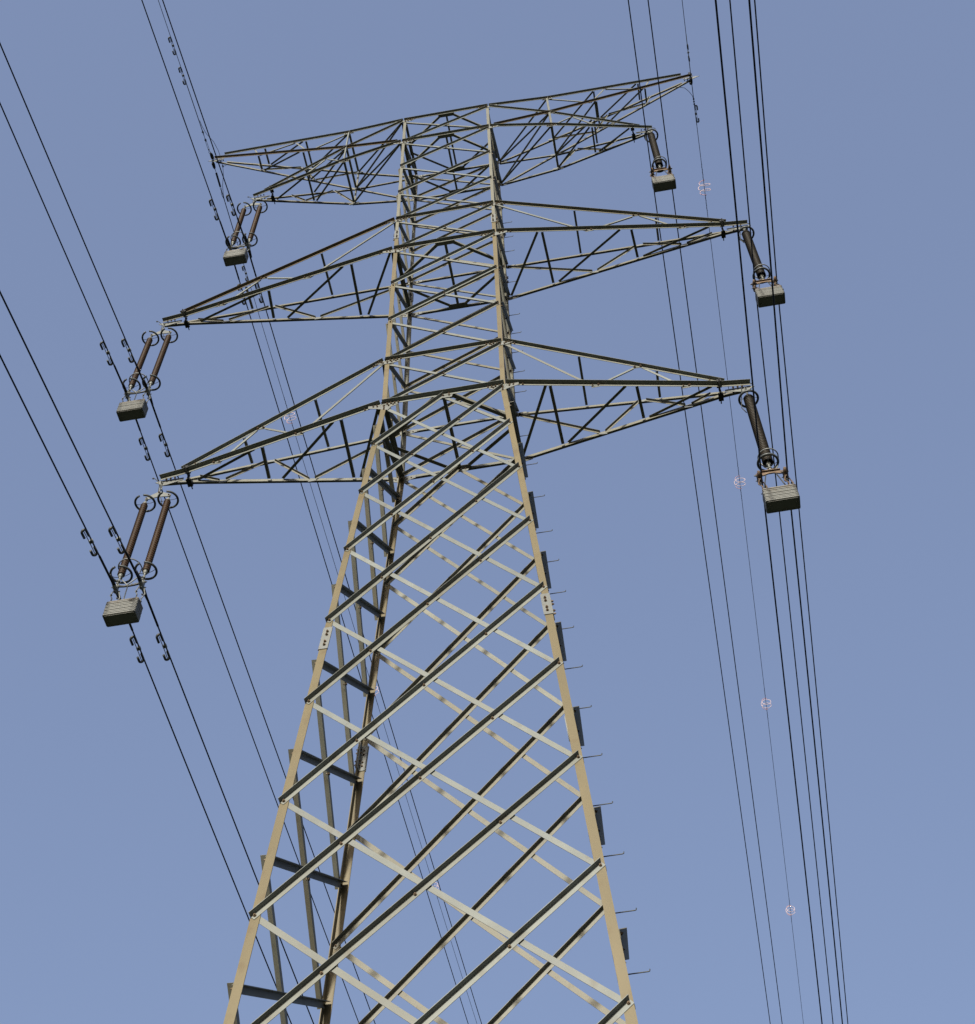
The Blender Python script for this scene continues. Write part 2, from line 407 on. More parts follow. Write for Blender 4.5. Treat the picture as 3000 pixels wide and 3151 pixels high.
def bracket(parent, sx, X, Z):
    mb = MB(M['black'])
    mb.box((sx * X, -.13, Z + .085), (.05, .09, .02)); mb.box((sx * X, .10, Z - .055), (.05, .09, .018))
    mb.box((sx * X, 0, Z + .01), (.02, .02, .09))
    mb.box((sx * X, .19, Z - .02), (.045, .010, .035)); mb.box((sx * X, -.215, Z + .05), (.045, .010, .035))
    mb.tube([(sx * X, -.30, Z), (sx * X, .29, Z)], .013, 8)
    return tbuild(mb, 'clamp_bracket', parent)

def pyramid_arm(sx, zb, zt, X, Z, bb, bt, topmat, part='crossarm', lbl=None):
    """Arm of triangular outline: two lower chords, two upper chords, meeting near the tip."""
    main = MB(M['steel'], M['steel_far'], topmat, M['bolt'])
    C = {}
    for sy in (-1, 1):
        yb0 = sy * dd(zb); yt0 = sy * dd(zt)
        nb = V((sx * (w(zb) + .015), yb0, zb)); tip = V((sx * (X + (.09 if sx > 0 else .05)), sy * .03, Z))
        k1 = nb.lerp(V((sx * X, 0, Z)), .90)
        nt_ = V((sx * (w(zt) + .015), yt0, zt)); te = V((sx * (X - .42), sy * .10, Z + .115))
        C[sy] = (nb, tip, nt_, te)
        chord(main, [nb, V((k1.x, sy * (abs(k1.y)), k1.z)), tip], bb, (0, sy, 0), 0 if sy < 0 else 1)
        chord(main, [nt_, te], bt, (0, sy, 0), 2 if sy < 0 else 1)
        d = (tip - nb).normalized(); d2 = (te - nt_).normalized()
        for k in range(4): main.bolt(nb + d * (.08 + .085 * k) + V((0, sy * .02, -.012)), (0, sy, 0), .016, .02, 3)
        for k in range(3): main.bolt(nt_ + d2 * (.08 + .085 * k) + V((0, sy * .02, -.012)), (0, sy, 0), .016, .02, 3)
    arm = tbuild(main, part)
    FB = lambda sy, f: lerp(C[sy][0], (sx * X, 0, Z), f)
    FT = lambda sy, f: lerp(C[sy][2], C[sy][3], f)
    for sy in (-1, 1):
        mt = M['steel'] if sy < 0 else M['steel_far']
        n = (0, sy, 0)
        B1, T1, B2, T2 = FB(sy, .372), FT(sy, .62), FB(sy, .75), FT(sy, .945)
        o = sy > 0                       # inner side webs; the far ones show their inward flange
        web(C[sy][2] - V((0, 0, .06)), B1 + V((-sx * .05, 0, 0)), n, .052, 'web_diagonal', arm, mt, False, .008)
        web(B1 + V((sx * .05, 0, 0)), T1 + V((-sx * .05, 0, 0)), n, .05, 'web_diagonal', arm, mt, False, .008)
        web(T1 + V((sx * .05, 0, 0)), B2 + V((-sx * .05, 0, 0)), n, .05, 'web_diagonal', arm, mt, False, .008)
        web(B2 + V((sx * .05, 0, 0)), T2, n, .045, 'web_diagonal', arm, mt, False, .008)
        for Pn, kk in ((B1, 1), (B2, 1), (T1, 0)):
            main2 = MB(M['plate'], M['bolt'])
            for ddx in (-.055, .055): main2.bolt(Pn + V((ddx, sy * .022, -.012)), n, .016, .02)
            main2.box(Pn + V((0, sy * .006, -.03 if kk else -.01)), (.085, .0035, .036))
            tbuild(main2, 'node_plate', arm)
    # bottom plane
    for f in (.182, .543): strut(FB(-1, f), FB(1, f + .012), .062, 'cross_strut', arm, M['steel_far'], dz=.012)
    q = sx                        # the two sides are turned copies of each other
    strut(FB(q, .01), FB(-q, .165), .06, 'plan_diagonal', arm, M['steel_far'], dz=.022)
    strut(FB(q, .215), FB(-q, .50), .06, 'plan_diagonal', arm, M['steel_far'], dz=.022)
    strut(FB(q, .575), FB(-q, .86), .058, 'plan_diagonal', arm, M['steel_far'], dz=.022)
    for f in (.352, .705): strut(FT(-1, f), FT(1, f), .052, 'cross_strut', arm, M['steel_far'], dz=.012)
    tip_plate(arm, sx, X, Z - .02)
    bracket(arm, sx, X - .52, Z - .005)
    return arm

XB, ZBt, XM, ZM, XT, ZT, XE, ZE = 5.97, -.08, 7.235, 7.49, 5.83, 15.08, 7.62, 19.04
pyramid_arm(-1, 0, Z2, XB, ZBt, .098, .080, M['steel'])
pyramid_arm(1, 0, Z2, XB, ZBt, .098, .080, M['steel'])
pyramid_arm(-1, Z3, Z4, XM, ZM, .088, .078, M['brown'])
pyramid_arm(1, Z3, Z4, XM, ZM, .088, .078, M['leg_pale'])

# forked top arms
XP = 3.04; YP = (.6286, .6335, .644); ZP = (17.4577, 16.1425, 15.03)
for sx in (-1, 1):
    for kind in ('T', 'E'):
        main = MB(M['steel'], M['steel_far'], M['brown'], M['bolt'])
        K = {}
        for sy in (-1, 1):
            c6 = V((sx * (w(Z6) + .015), sy * dd(Z6), Z6)); c5 = V((sx * (w(Z5) + .015), sy * dd(Z5), Z5))
            P = [V((sx * XP, sy * YP[i], ZP[i])) for i in range(3)]
            mi = 0 if sy < 0 else 1
            if kind == 'E':
                tip = V((sx * XE, sy * .03, ZE)); te = V((sx * (XE - .35), sy * .10, ZE - .02))
                chord(main, [c6, P[0], te], .070, (0, sy, 0), mi, .012)
                chord(main, [c5 + V((sx * .12, 0, .06)), P[1], tip], .070, (0, sy, 0), 2 if sy < 0 else 1, .014)
                K[sy] = (c6, c5, P, te, tip)
            else:
                tip = V((sx * (XT + .05), sy * .03, ZT)); te = V((sx * (XT - .30), sy * .10, ZT + .12))
                chord(main, [c6 + V((0, 0, -.07)), P[1], te], .062, (0, sy, 0), mi, .012)
                chord(main, [c5, P[2], tip], .072, (0, sy, 0), mi, .012)
                K[sy] = (c6, c5, P, te, tip)
        arm = tbuild(main, 'earth_wire_arm' if kind == 'E' else 'crossarm')
        for sy in (-1, 1):
            c6, c5, P, te, tip = K[sy]; n = (0, sy, 0); mt = M['steel'] if sy < 0 else M['steel_far']
            if kind == 'E':
                L1, U1, L2, U2 = lerp(P[1], tip, .28), lerp(P[0], te, .42), lerp(P[1], tip, .65), lerp(P[0], te, .75)
                for a, b in ((P[0], L1), (L1, U1), (U1, L2), (L2, U2)): web(a, b, n, .045, 'web_diagonal', arm, mt, False, .008)
                # panel post and body-side webs of the fork
                web(P[0], P[2], n, .060, 'panel_post', arm, mt, True, .024, trim=-.03)
            else:
                U1, L1, U2 = lerp(P[1], te, .25), lerp(P[2], tip, .487), lerp(P[1], te, .74)
                for a, b in ((P[2], U1), (U1, L1), (L1, U2)): web(a, b, n, .045, 'web_diagonal', arm, mt, False, .008)
            for Pn in ((P[0], P[1]) if kind == 'E' else (P[2],)):
                pm = MB(M['plate'], M['bolt'])
                pm.box(Pn + V((0, sy * .006, -.01)), (.15, .0035, .06))
                for a in (-.11, -.05, .05, .11): pm.bolt(Pn + V((a, sy * .024, -.01)), n, .015, .02)
                tbuild(pm, 'node_plate', arm)
        a, b = K[sx], K[-sx]
        def st(A, B, nm='plan_diagonal', bw=.052): strut(A, B, bw, nm, arm, M['steel_far'], dz=.012)
        if kind == 'E':
            E0 = lambda q, f: lerp(q[2][0], q[3], f); E1 = lambda q, f: lerp(q[2][1], q[4], f)
            st(a[0], b[2][0]); st(a[2][0], E0(b, .34)); st(E0(a, .36), E0(b, .66))
            st(a[1], b[2][1]); st(a[2][1], E1(b, .31)); st(E1(a, .34), E1(b, .64))
            st(a[2][0], b[2][0], 'cross_strut', .06); st(a[2][1], b[2][1], 'cross_strut', .06)
            st(E0(a, .34), E0(b, .34), 'cross_strut'); st(E0(a, .67), E0(b, .67), 'cross_strut')
            st(E1(a, .315), E1(b, .315), 'cross_strut'); st(E1(a, .655), E1(b, .655), 'cross_strut')
            tip_plate(arm, sx, XE, ZE - .02, .3, .22)
        else:
            T1 = lambda q, f: lerp(q[2][1], q[3], f); T2 = lambda q, f: lerp(q[2][2], q[4], f)
            st(a[0], b[2][1]); st(a[2][1], T1(b, .48)); st(a[1], b[2][2]); st(a[2][2], T2(b, .38)); st(T2(a, .43), T2(b, .78))
            st(a[2][2], b[2][2], 'cross_strut', .06); st(T1(a, .5), T1(b, .5), 'cross_strut'); st(T2(a, .40), T2(b, .40), 'cross_strut')
            tip_plate(arm, sx, XT, ZT - .02); bracket(arm, sx, XT - .50, ZT)

# ------------------------------------------------------------------ insulator sets
def ring_pts(c, r, a0, a1, n=28):
    return [V(c) + V((r * math.cos(a0 + (a1 - a0) * i / n), r * math.sin(a0 + (a1 - a0) * i / n), 0)) for i in range(n + 1)]
def shed_profile(z0, z1, nsh, ro, ri):
    pr = [(z0 + .09, 0), (z0 + .09, .022), (z0 + .06, .026), (z0 + .055, .040), (z0, .044)]; mats = len(pr)
    p = (z0 - z1) / nsh
    for i in range(nsh):
        z = z0 - i * p
        pr += [(z - .08 * p, ri), (z - .30 * p, ri + .3 * (ro - ri)), (z - .60 * p, ro * .985), (z - .70 * p, ro), (z - .80 * p, ro * .97), (z - .86 * p, ri)]
    return pr
def insulator(parent, x, z0, z1, nsh, ro, ri, mt, gap, tilt=0):
    mb = MB(mt, M['fit'])
    pr = shed_profile(0, z1 - z0, nsh, ro, ri)
    mb.lathe(pr[5:], n=22)
    mb.lathe([(.13, 0), (.13, .018), (.07, .020), (.06, .032), (.05, .045), (-.01, .048), (-.012, .02)], n=14, mi=1)
    zb = z1 - z0
    mb.lathe([(zb + .012, .02), (zb + .01, .048), (zb - .05, .045), (zb - .06, .03), (zb - .075, .020), (zb - .15, .018), (zb - .15, 0)], n=14, mi=1)
    ob = mb.build('insulator', parent); ob.location = V((x, 0, z0)) * S
    for zr in (.055 if gap else -.05, zb + .03):
        rm = MB(M['ring'])
        if gap: rm.tube(ring_pts((0, 0, zr), .195, R(-90 - 18 + 360), R(-90 - 18 - 0 + 26), 34), .0225, 10)
        else: rm.tube(ring_pts((0, 0, zr), .185, 0, 2 * math.pi * 35 / 36, 35), .024, 10, closed=True)
        for a in ((R(0), R(180)) if gap else (R(-90), R(0), R(180))):
            yy = (.03 if zr > -.1 else zb - .06)
            rm.tube([(.19 * math.cos(a), .19 * math.sin(a), zr), (.12 * math.cos(a), .12 * math.sin(a), (zr + yy) / 2 - .015), (.02 * math.cos(a), .02 * math.sin(a), yy)], .006, 6)
        rm.build('grading_ring', ob)
    return ob
def link_chain(parent, z0, z1):
    mb = MB(M['fit'], M['iron'])
    n = 3; h = (z0 - z1) / n
    for i in range(n):
        a, b = z0 - i * h + .012, z0 - (i + 1) * h - .012; c = (a + b) / 2; e = V((1, 0, 0)) if i % 2 else V((0, 1, 0))
        pts = [V((0, 0, a)) + e * .0, V((0, 0, a - .015)) + e * .022, V((0, 0, b + .015)) + e * .022, V((0, 0, b)), V((0, 0, b + .015)) - e * .022, V((0, 0, a - .015)) - e * .022]
        mb.tube(pts, .008, 6, closed=True)
    mb.box((0, 0, z0 + .02), (.02, .03, .03)); mb.bolt((0, -.03, z0 + .01), (0, -1, 0), .014, .02)
    return mb.build('suspension_link', parent)
def clamp(parent, x, z, mt, cone):
    """boat-shaped suspension clamp round the conductor with shackle above and eye lugs below"""
    mb = MB(mt, M['iron'], M['armor'])
    mb.tube([(0, -.15, .012), (0, -.10, -.006), (0, -.04, -.014), (0, .04, -.014), (0, .10, -.006), (0, .15, .012)], [.022, .034, .042, .042, .034, .022], 10)
    mb.box((0, 0, .055), (.016, .035, .055)); mb.box((-.034, 0, .05), (.006, .028, .07)); mb.box((.034, 0, .05), (.006, .028, .07))
    for y in (-.055, .055):
        mb.bolt((0, y, .03), (0, 0, 1), .014, .03, 1); mb.bolt((.03, y, -.005), (1, 0, 0), .014, .025, 1); mb.bolt((-.03, y, -.005), (-1, 0, 0), .014, .025, 1)
    mb.tube([(-.055, 0, .09), (.055, 0, .09)], .012, 8, 1); mb.bolt((.05, 0, .09), (1, 0, 0), .016, .02, 1); mb.bolt((-.05, 0, .09), (-1, 0, 0), .016, .02, 1)
    mb.box((0, 0, -.06), (.02, .03, .025))
    if cone:
        for s_ in (-1, 1): mb.tube([(0, s_ * .10, 0), (0, s_ * .22, 0), (0, s_ * .34, 0)], [.036, .030, .021], 10, 2)
    ob = mb.build('suspension_clamp', parent); ob.location = V((x, 0, z)) * S
    return ob
def hoop(parent, x, z, r, zt, yc):
    mb = MB(M['hoop'])
    arc = ring_pts((x, yc, zt), r, R(0), R(-180), 22)
    pts = [(x + .04, 0, z), (x + r * .75, .06, (z + zt) * .5), (x + r, .05 + yc, zt)] + arc[1:-1] + [(x - r, .05 + yc, zt), (x - r * .55, .05, (z + zt) * .5), (x + .06, 0, z)]
    mb.tube(pts, .0120, 8); return mb.build('arcing_hoop', parent)

def double_set(label, group):
    t = empty('insulator_set', (0, 0, 0), label, 'insulator', group)
    link_chain(t, -.12, -.40)
    mb = MB(M['plate'], M['bolt'])
    q = [(-.265, -.60), (-.265, -.55), (-.03, -.40), (.03, -.40), (.265, -.55), (.265, -.60), (.2, -.615), (0, -.575), (-.2, -.615)]
    mb.prism([V((a, -.008, c)) for a, c in q], [V((a, .008, c)) for a, c in q])
    for a in (-.23, .23): mb.box((a, 0, -.60), (.022, .024, .035)); mb.bolt((a, -.024, -.595), (0, -1, 0), .014, .016)
    mb.bolt((0, -.008, -.43), (0, -1, 0), .018, .02)
    mb.build('top_yoke', t)
    for a in (-.236, .236): insulator(t, a, -.79, -3.13, 36, .071, .058, M['porc'], True)
    mb = MB(M['iron'], M['fit'])
    mb.tube([(-.23, 0, -3.42), (-.20, 0, -3.475), (-.10, 0, -3.50), (0, 0, -3.505), (.10, 0, -3.50), (.20, 0, -3.475), (.23, 0, -3.42)], [.022, .026, .020, .020, .020, .026, .022], 8)
    for a in (-.238, .238):
        mb.tube([(a, 0, -3.27), (a, 0, -3.33)], .024, 8, 1)
        for y in (-.02, .02): mb.tube([(a, y, -3.31), (a, y, -3.46)], .009, 6, 1)
        mb.bolt((a, -.03, -3.34), (0, -1, 0), .014, .02, 1); mb.bolt((a, -.03, -3.42), (0, -1, 0), .014, .02, 1)
    for a in (-.06, .04, .10): mb.bolt((a, 0, -3.48), (0, 0, 1), .012, .03, 1)
    mb.tube([(-.03, 0, -3.50), (-.03, .01, -4.08)], .0105, 8, 0)
    mb.build('bottom_yoke', t)
    hoop(t, -.10, -3.48, .215, -2.93, 0)
    mb = MB(M['iron']); mb.tube([(-.24, 0, .17), (-.20, 0, .15), (-.11, 0, .02), (-.05, 0, -.15), (-.03, 0, -.38), (.10, 0, -.72), (.13, 0, -.86)], .009, 6); mb.lathe([(.02, 0), (.015, .016), (0, .022), (-.015, .016), (-.02, 0)], (-.24, 0, .17), 8)
    mb.build('arcing_horn', t)
    for a in (-.245, .245): clamp(t, a, -3.55, M['fit'], True)
    return t
def single_set(label, group):
    t = empty('insulator_set', (0, 0, 0), label, 'insulator', group)
    link_chain(t, -.10, -.30)
    insulator(t, 0, -.42, -2.83, 44, .102, .085, M['porc2'], False)
    mb = MB(M['rustfit'], M['fit'])
    q = [(-.25, -3.17), (-.25, -3.22), (-.14, -3.20), (-.05, -3.165), (.05, -3.165), (.14, -3.20), (.25, -3.22), (.25, -3.17), (.13, -3.09), (.05, -3.03), (-.05, -3.03), (-.13, -3.09)]
    mb.prism([V((a, -.012, c)) for a, c in q], [V((a, .012, c)) for a, c in q])
    mb.box((0, 0, -3.105), (.17, .045, .006))
    for a in (-.09, -.04, .04, .09): mb.bolt((a, -.03, -3.10), (0, 0, 1), .014, .02, 0)
    mb.tube([(0, 0, -2.95), (0, 0, -3.07)], .024, 8, 1); mb.tube([(0, -.0, -2.99), (0, 0, -3.01)], .040, 10, 1)
    mb.build('bottom_yoke', t)
    hoop(t, .03, -3.10, .185, -2.62, 0)
    mb = MB(M['iron'])
    mb.tube([(.17, 0, .06), (.11, -.01, .12), (.01, -.02, .12), (-.07, -.03, .0), (-.15, -.06, -.58), (-.19, -.06, -.86), (-.12, -.03, -1.02)], .0095, 6)
    mb.build('arcing_horn', t)
    mb = MB(M['iron'])
    mb.tube([(-.10, 0, -3.17), (-.20, .02, -3.62)], .012, 6); mb.tube([(.08, 0, -3.17), (.20, .02, -3.62)], .012, 6)
    mb.build('stay_rod', t)
    for a in (-.235, .235): clamp(t, a, -3.255, M['rustfit'], False)
    return t
gD, gS = 'double brown insulator sets on the left arms', 'single insulator sets on the right arms'
dl = ['large double brown insulator set hanging from the lowest left cross arm', 'double brown insulator set hanging from the middle left cross arm', 'smallest double brown insulator set under the top left cross arm']
sl_l = ['thick grey-brown insulator with rusty yoke under the lowest right cross arm', 'thick grey-brown insulator hanging from the middle right cross arm', 'short dark insulator column hanging from the top right cross arm']
d0 = double_set(dl[0], gD); s0 = single_set(sl_l[0], gS)
for i, (X, Z) in enumerate(((-XB, ZBt), (-XM, ZM), (-XT, ZT))):
    o = d0 if i == 0 else copy_tree(d0); o['label'] = dl[i]; o.location = (V((X - .01, 0, Z)) + OFF) * S; o.rotation_euler = (0, .008, 0)
for i, (X, Z) in enumerate(((XB, ZBt), (XM, ZM), (XT, ZT))):
    o = s0 if i == 0 else copy_tree(s0); o['label'] = sl_l[i]; o.location = (V((X - .02, 0, Z)) + OFF) * S; o.rotation_euler = (0, .022, 0)

# ------------------------------------------------------------------ counterweights
def rrect(hx, hy, r, n=5):
    pts = []
    for cx, cy, a0 in ((hx - r, hy - r, 0), (-hx + r, hy - r, 90), (-hx + r, -hy + r, 180), (hx - r, -hy + r, 270)):
        pts += [(cx + r * math.cos(R(a0 + 90 * k / n)), cy + r * math.sin(R(a0 + 90 * k / n))) for k in range(n + 1)]
    return pts
def counterweight(label, X, Z, nplates, hang, clamps, straps):
    t = empty('counterweight', (0, 0, 0), label, 'weight', 'stacked counterweights under the insulators'); t.location = (V((X, 0, Z)) + OFF) * S
    h = .40; ph = h / nplates
    mb = MB(M['weight'])
    for i in range(nplates):
        z = -i * ph; jx, jy = random.uniform(-.003, .003), random.uniform(-.003, .003)
        for (za, ia), (zb, ib) in (((z, .008), (z - .10 * ph, .0)), ((z - .10 * ph, .0), (z - .62 * ph, .0)), ((z - .62 * ph, .0), (z - .74 * ph, .008)), ((z - .74 * ph, .024), (z - ph, .024))):
            pa = [V((x + jx, y + jy, za)) for x, y in rrect(.300 - ia, .142 - ia, .03)]; pb = [V((x + jx, y + jy, zb)) for x, y in rrect(.300 - ib, .142 - ib, .03)]
            n = len(pa); fs = [(k, (k + 1) % n, n + (k + 1) % n, n + k)[::-1] for k in range(n)]; mb.add(pa + pb, fs, 0)
        top = [V((x + jx, y + jy, z)) for x, y in rrect(.292, .134, .03)]; mb.add(top, [tuple(range(len(top)))])
        bot = [V((x + jx, y + jy, z - .74 * ph)) for x, y in rrect(.292, .134, .03)]; mb.add(bot, [tuple(range(len(bot)))[::-1]])
    pk = mb.build('plate_stack', t)
    bm_ = MB(M['weight'], M['bolt'])
    for x in (-.235, .235):
        for y in (-.03, .05): bm_.bolt((x, y, -h + .26 * ph - .0005), (0, 0, -1), .013, .012, 0)
    bm_.build('tie_bolts', t)
    for cx in clamps:
        mb = MB(straps, M['iron'])
        dx = cx
        for y, sg in ((-.045, -1), (.045, 1)):
            mb.tube([(dx + .03 * sg, y * .8, hang - .02), (dx + .075 * sg, y, hang * .62), (dx + .02 * sg, y * 1.2, hang * .40), (dx + .03 * sg, y, .045), (dx + .03 * sg, y, -.01)], .0115, 6)
            mb.bolt((dx + .04 * sg, y - .02, hang * .55), (0, -1, 0), .015, .02, 1)
        mb.box((dx, 0, .035), (.055, .05, .012)); mb.box((dx - .045, 0, .02), (.008, .03, .045)); mb.box((dx + .045, 0, .02), (.008, .03, .045))
        mb.bolt((dx - .03, -.05, .03), (0, -1, 0), .018, .02, 1); mb.bolt((dx + .05, 0, .03), (1, 0, 0), .016, .02, 1)
        mb.tube([(dx - .08, -.01, .03), (dx + .08, -.01, .03)], .010, 6, 1)
        mb.build('hanger_strap', t)
    return t
counterweight('ribbed grey counterweight with rust streak under the largest double insulator, lowest on the left', -5.976, -4.17, 9, .50, (-.245, .225), M['fit'])
counterweight('ribbed grey counterweight under the middle left double insulator', -7.256, 3.39, 8, .52, (-.255, .225), M['fit'])
counterweight('small pale counterweight under the top left double insulator', -5.887, 11.10, 6, .46, (-.25, .22), M['fit'])
counterweight('ribbed counterweight with rusty brackets under the lowest right insulator', 5.900, -3.88, 9, .48, (-.235, .235), M['rustfit'])
counterweight('ribbed counterweight under the middle right insulator', 7.146, 3.80, 8, .42, (-.205, .265), M['rustfit'])
counterweight('smooth pale counterweight under the top right insulator', 5.711, 11.19, 6, .55, (-.225, .245), M['rustfit'])

# ------------------------------------------------------------------ conductors and earth wires
WIRES = {  # name: (x, z at the tower, slope towards camera, slope away)
 'BL0': (-6.25, -3.63, -.090, -.042), 'BL1': (-5.76, -3.63, -.098, -.042), 'ML0': (-7.53, 3.98, -.086, -.042), 'ML1': (-7.05, 3.98, -.086, -.042),
 'TL0': (-6.16, 11.63, -.082, -.046), 'TL1': (-5.68, 11.64, -.078, -.042), 'BR0': (5.69, -3.32, -.142, -.058), 'BR1': (6.16, -3.32, -.138, -.058),
 'MR0': (6.94, 4.32, -.146, -.066), 'MR1': (7.43, 4.32, -.134, -.058), 'TR0': (5.48, 11.79, -.178, -.078), 'TR1': (5.97, 11.79, -.154, -.066),
 'EL0': (-7.68, 18.95, -.050, -.042), 'ER0': (7.54, 18.72, -.105, -.062)}
def wp(nm, y):
    x, z, an, af = WIRES[nm]; m = abs(y)
    return V((x + (-.027 if y < 0 else .015) * m, y, z + (an if y < 0 else af) * m + .0005 * m * m))
def rise(a, b, st): 
    r = []; x = a
    while x < b: r.append(x); x += st
    return r + [b]
YS = [-60, -50, -40] + rise(-34, -4, 2) + [-3, -2, -1.2, -.6, -.3, 0, .3, .6, 1.2, 2, 3, 4] + rise(6, 40, 3) + rise(50, 230, 12)
PN = {'BL': 'the lowest left insulator pair', 'ML': 'the middle left insulator pair', 'TL': 'the top left insulator pair', 'BR': 'the lowest right insulator', 'MR': 'the middle right insulator', 'TR': 'the top right insulator'}
for nm in WIRES:
    if nm[0] == 'E': continue
    mb = MB(M['wire'])
    org = wp(nm, 0)
    mb.tube([wp(nm, y) for y in YS], .0150, 8)
    ob = mb.build('conductor_cable', None, org); ob.location = (org + OFF) * S
    outer = (nm[2] == '0') == (nm[1] == 'L')
    tag(ob, 'dark conductor cable clamped on the %s side under %s' % ('left' if nm[2] == '0' else 'right', PN[nm[:2]]), 'power cable', 'twin conductor cables')
    am = MB(M['armor']); L0, L1 = (.86, .98) if nm[1] == 'L' else (.5, .5)
    r0 = .0225 if nm[1] == 'L' else .0185
    am.tube([wp(nm, -L0) - org, wp(nm, -L0 + .05) - org] + [wp(nm, y) - org for y in (-.5, -.25, 0, .25, .5)] + [wp(nm, L1 - .05) - org, wp(nm, L1) - org], [.0135] + [r0] * 7 + [.0135], 8)
    am.build('armor_rods', ob)
# earth wires
ew = {}
for nm, lb in (('EL0', 'thin earth wire strung over the upper left arm tip with a jumper loop'), ('ER0', 'thin earth wire passing the upper right arm tip')):
    t = empty('earth_wire', (0, 0, 0), lb, 'power cable', 'earth wires'); org = wp(nm, 0); t.location = (org + OFF) * S; ew[nm] = t
    if nm == 'ER0':
        mb = MB(M['wire']); mb.tube([wp(nm, y) - org for y in YS], .0090, 6); mb.build('strand', t)
        mb = MB(M['iron']); mb.tube([wp(nm, y) - org for y in (-1.5, -1.0, -.5, 0, .5, 1.0, 1.4)], .0115, 6); mb.build('armor_rods', t)
        mb = MB(M['black']); mb.tube([(0, -.12, .01), (0, -.05, -.01), (0, .05, -.012), (0, .14, .01)], [.02, .035, .035, .018], 8)
        mb.box((0, 0, .09), (.016, .02, .09)); mb.box((0, -.11, .30), (.035, .03, .10)); mb.box((-.02, .12, .14), (.03, .03, .08)); mb.tube([(0, -.11, .24), (0, 0, .16), (-.02, .12, .2)], .018, 6)
        mb.build('suspension_clamp', t)
        mb = MB(M['wire']); mb.tube([V(p) - org for p in ((7.02, .10, 18.66), (7.13, .12, 18.67), (7.31, .2, 18.74), (7.44, .35, 18.78), (7.53, .50, 18.73), (7.548, .62, 18.70))], .0075, 6)
        for y in (.58, .66, .74): mb.tube([wp(nm, y) - org + V((0, -.02, 0)), wp(nm, y) - org + V((0, .02, 0))], .026, 6)
        mb.build('bonding_lead', t)
    else:
        mb = MB(M['wire'])
        mb.tube([wp(nm, y) - org for y in YS if y <= -1.2], .0090, 6); mb.tube([wp(nm, y) - org for y in YS if y >= 1.2], .0090, 6); mb.build('strand', t)
        g = MB(M['armor']); g.tube([wp(nm, y) - org for y in (-2.55, -1.6, -1.1, -.86)], .0125, 6); g.build('dead_end_grip', t); g = MB(M['armor']); g.tube([wp(nm, y) - org for y in (.98, 1.25, 1.9, 2.6)], .0135, 6)
        g.tube([wp(nm, 1.3) - org, wp(nm, 1.1) - org + V((-.035, 0, -.02)), wp(nm, .95) - org], .007, 6)
        g.build('dead_end_grip', t); g = MB(M['armor'])
        for y in (-.98, -.72): g.box(wp(nm, y) - org, (.035, .012, .012)); g.tube([wp(nm, y - .05) - org, wp(nm, y + .05) - org], .018, 6)
        g.build('thimble_clevis', t)
        g = MB(M['iron'])
        for a in (-.018, .018): g.tube([wp(nm, -.72) - org + V((a, 0, 0)), wp(nm, -.40) - org + V((a, 0, 0))], .0065, 6)
        g.tube([wp(nm, -.95) - org, wp(nm, -.70) - org], .008, 6)
        g.tube([wp(nm, -.42) - org, wp(nm, -.36) - org], .02, 6)
        c = wp(nm, -.30) - org; g.tube([c + V((.026 * math.cos(i * .7), .04 * math.sin(i * .7), 0)) for i in range(9)], .008, 6, closed=True)
        g.build('turnbuckle', t)
        g = MB(M['black'])
        g.tube([(0, -.27, .03), (0, -.20, .08), (0, -.08, .10), (0, -.02, .08)], [.018, .05, .055, .03], 8)
        g.tube([(0, .02, -.02), (0, .08, -.03), (0, .20, -.03), (0, .26, -.02)], [.03, .055, .045, .015], 8)
        g.build('shackle', t)
        g = MB(M['black'], M['fit']); g.tube([wp(nm, .27) - org, wp(nm, .36) - org], .009, 6)
        a, b = wp(nm, .38) - org, wp(nm, .86) - org; d = (b - a).normalized()
        g.box((a + b) / 2, (.024, (b - a).length / 2, .03), 0)
        for k in (.62, .70): g.bolt(wp(nm, k) - org + V((0, 0, -.03)), (0, 0, -1), .010, .01, 1)
        c = wp(nm, .93) - org; g.tube([c + V((.022 * math.cos(i * .7), .045 * math.sin(i * .7), 0)) for i in range(9)], .008, 6, closed=True)
        g.build('tension_bar', t)
        g = MB(M['wire']); J = [(-7.705, -1.35, 18.93), (-7.68, -1.14, 18.925), (-7.62, -.9, 18.91), (-7.49, -.6, 18.88), (-7.42, -.2, 18.82), (-7.40, 0, 18.80), (-7.40, .25, 18.78), (-7.46, .5, 18.80), (-7.57, .8, 18.84), (-7.65, 1.1, 18.91), (-7.66, 1.4, 18.90)]
        J = [(-7.705, -1.35, 18.93), (-7.68, -1.14, 18.93), (-7.62, -.9, 18.93), (-7.49, -.6, 19.0), (-7.43, -.3, 19.02), (-7.40, 0, 18.98), (-7.42, .25, 18.95), (-7.47, .5, 18.93), (-7.57, .8, 18.84), (-7.65, 1.15, 18.91), (-7.66, 1.4, 18.90)]
        g.tube([V(p) - org for p in J], .0075, 6); g.box(V((-7.41, .22, 18.95)) - org, (.02, .03, .02)); g.tube([V((-7.41, .22, 18.96)) - org, V((-7.36, .3, 19.2)) - org], .006, 6)
        g.build('jumper_loop', t)

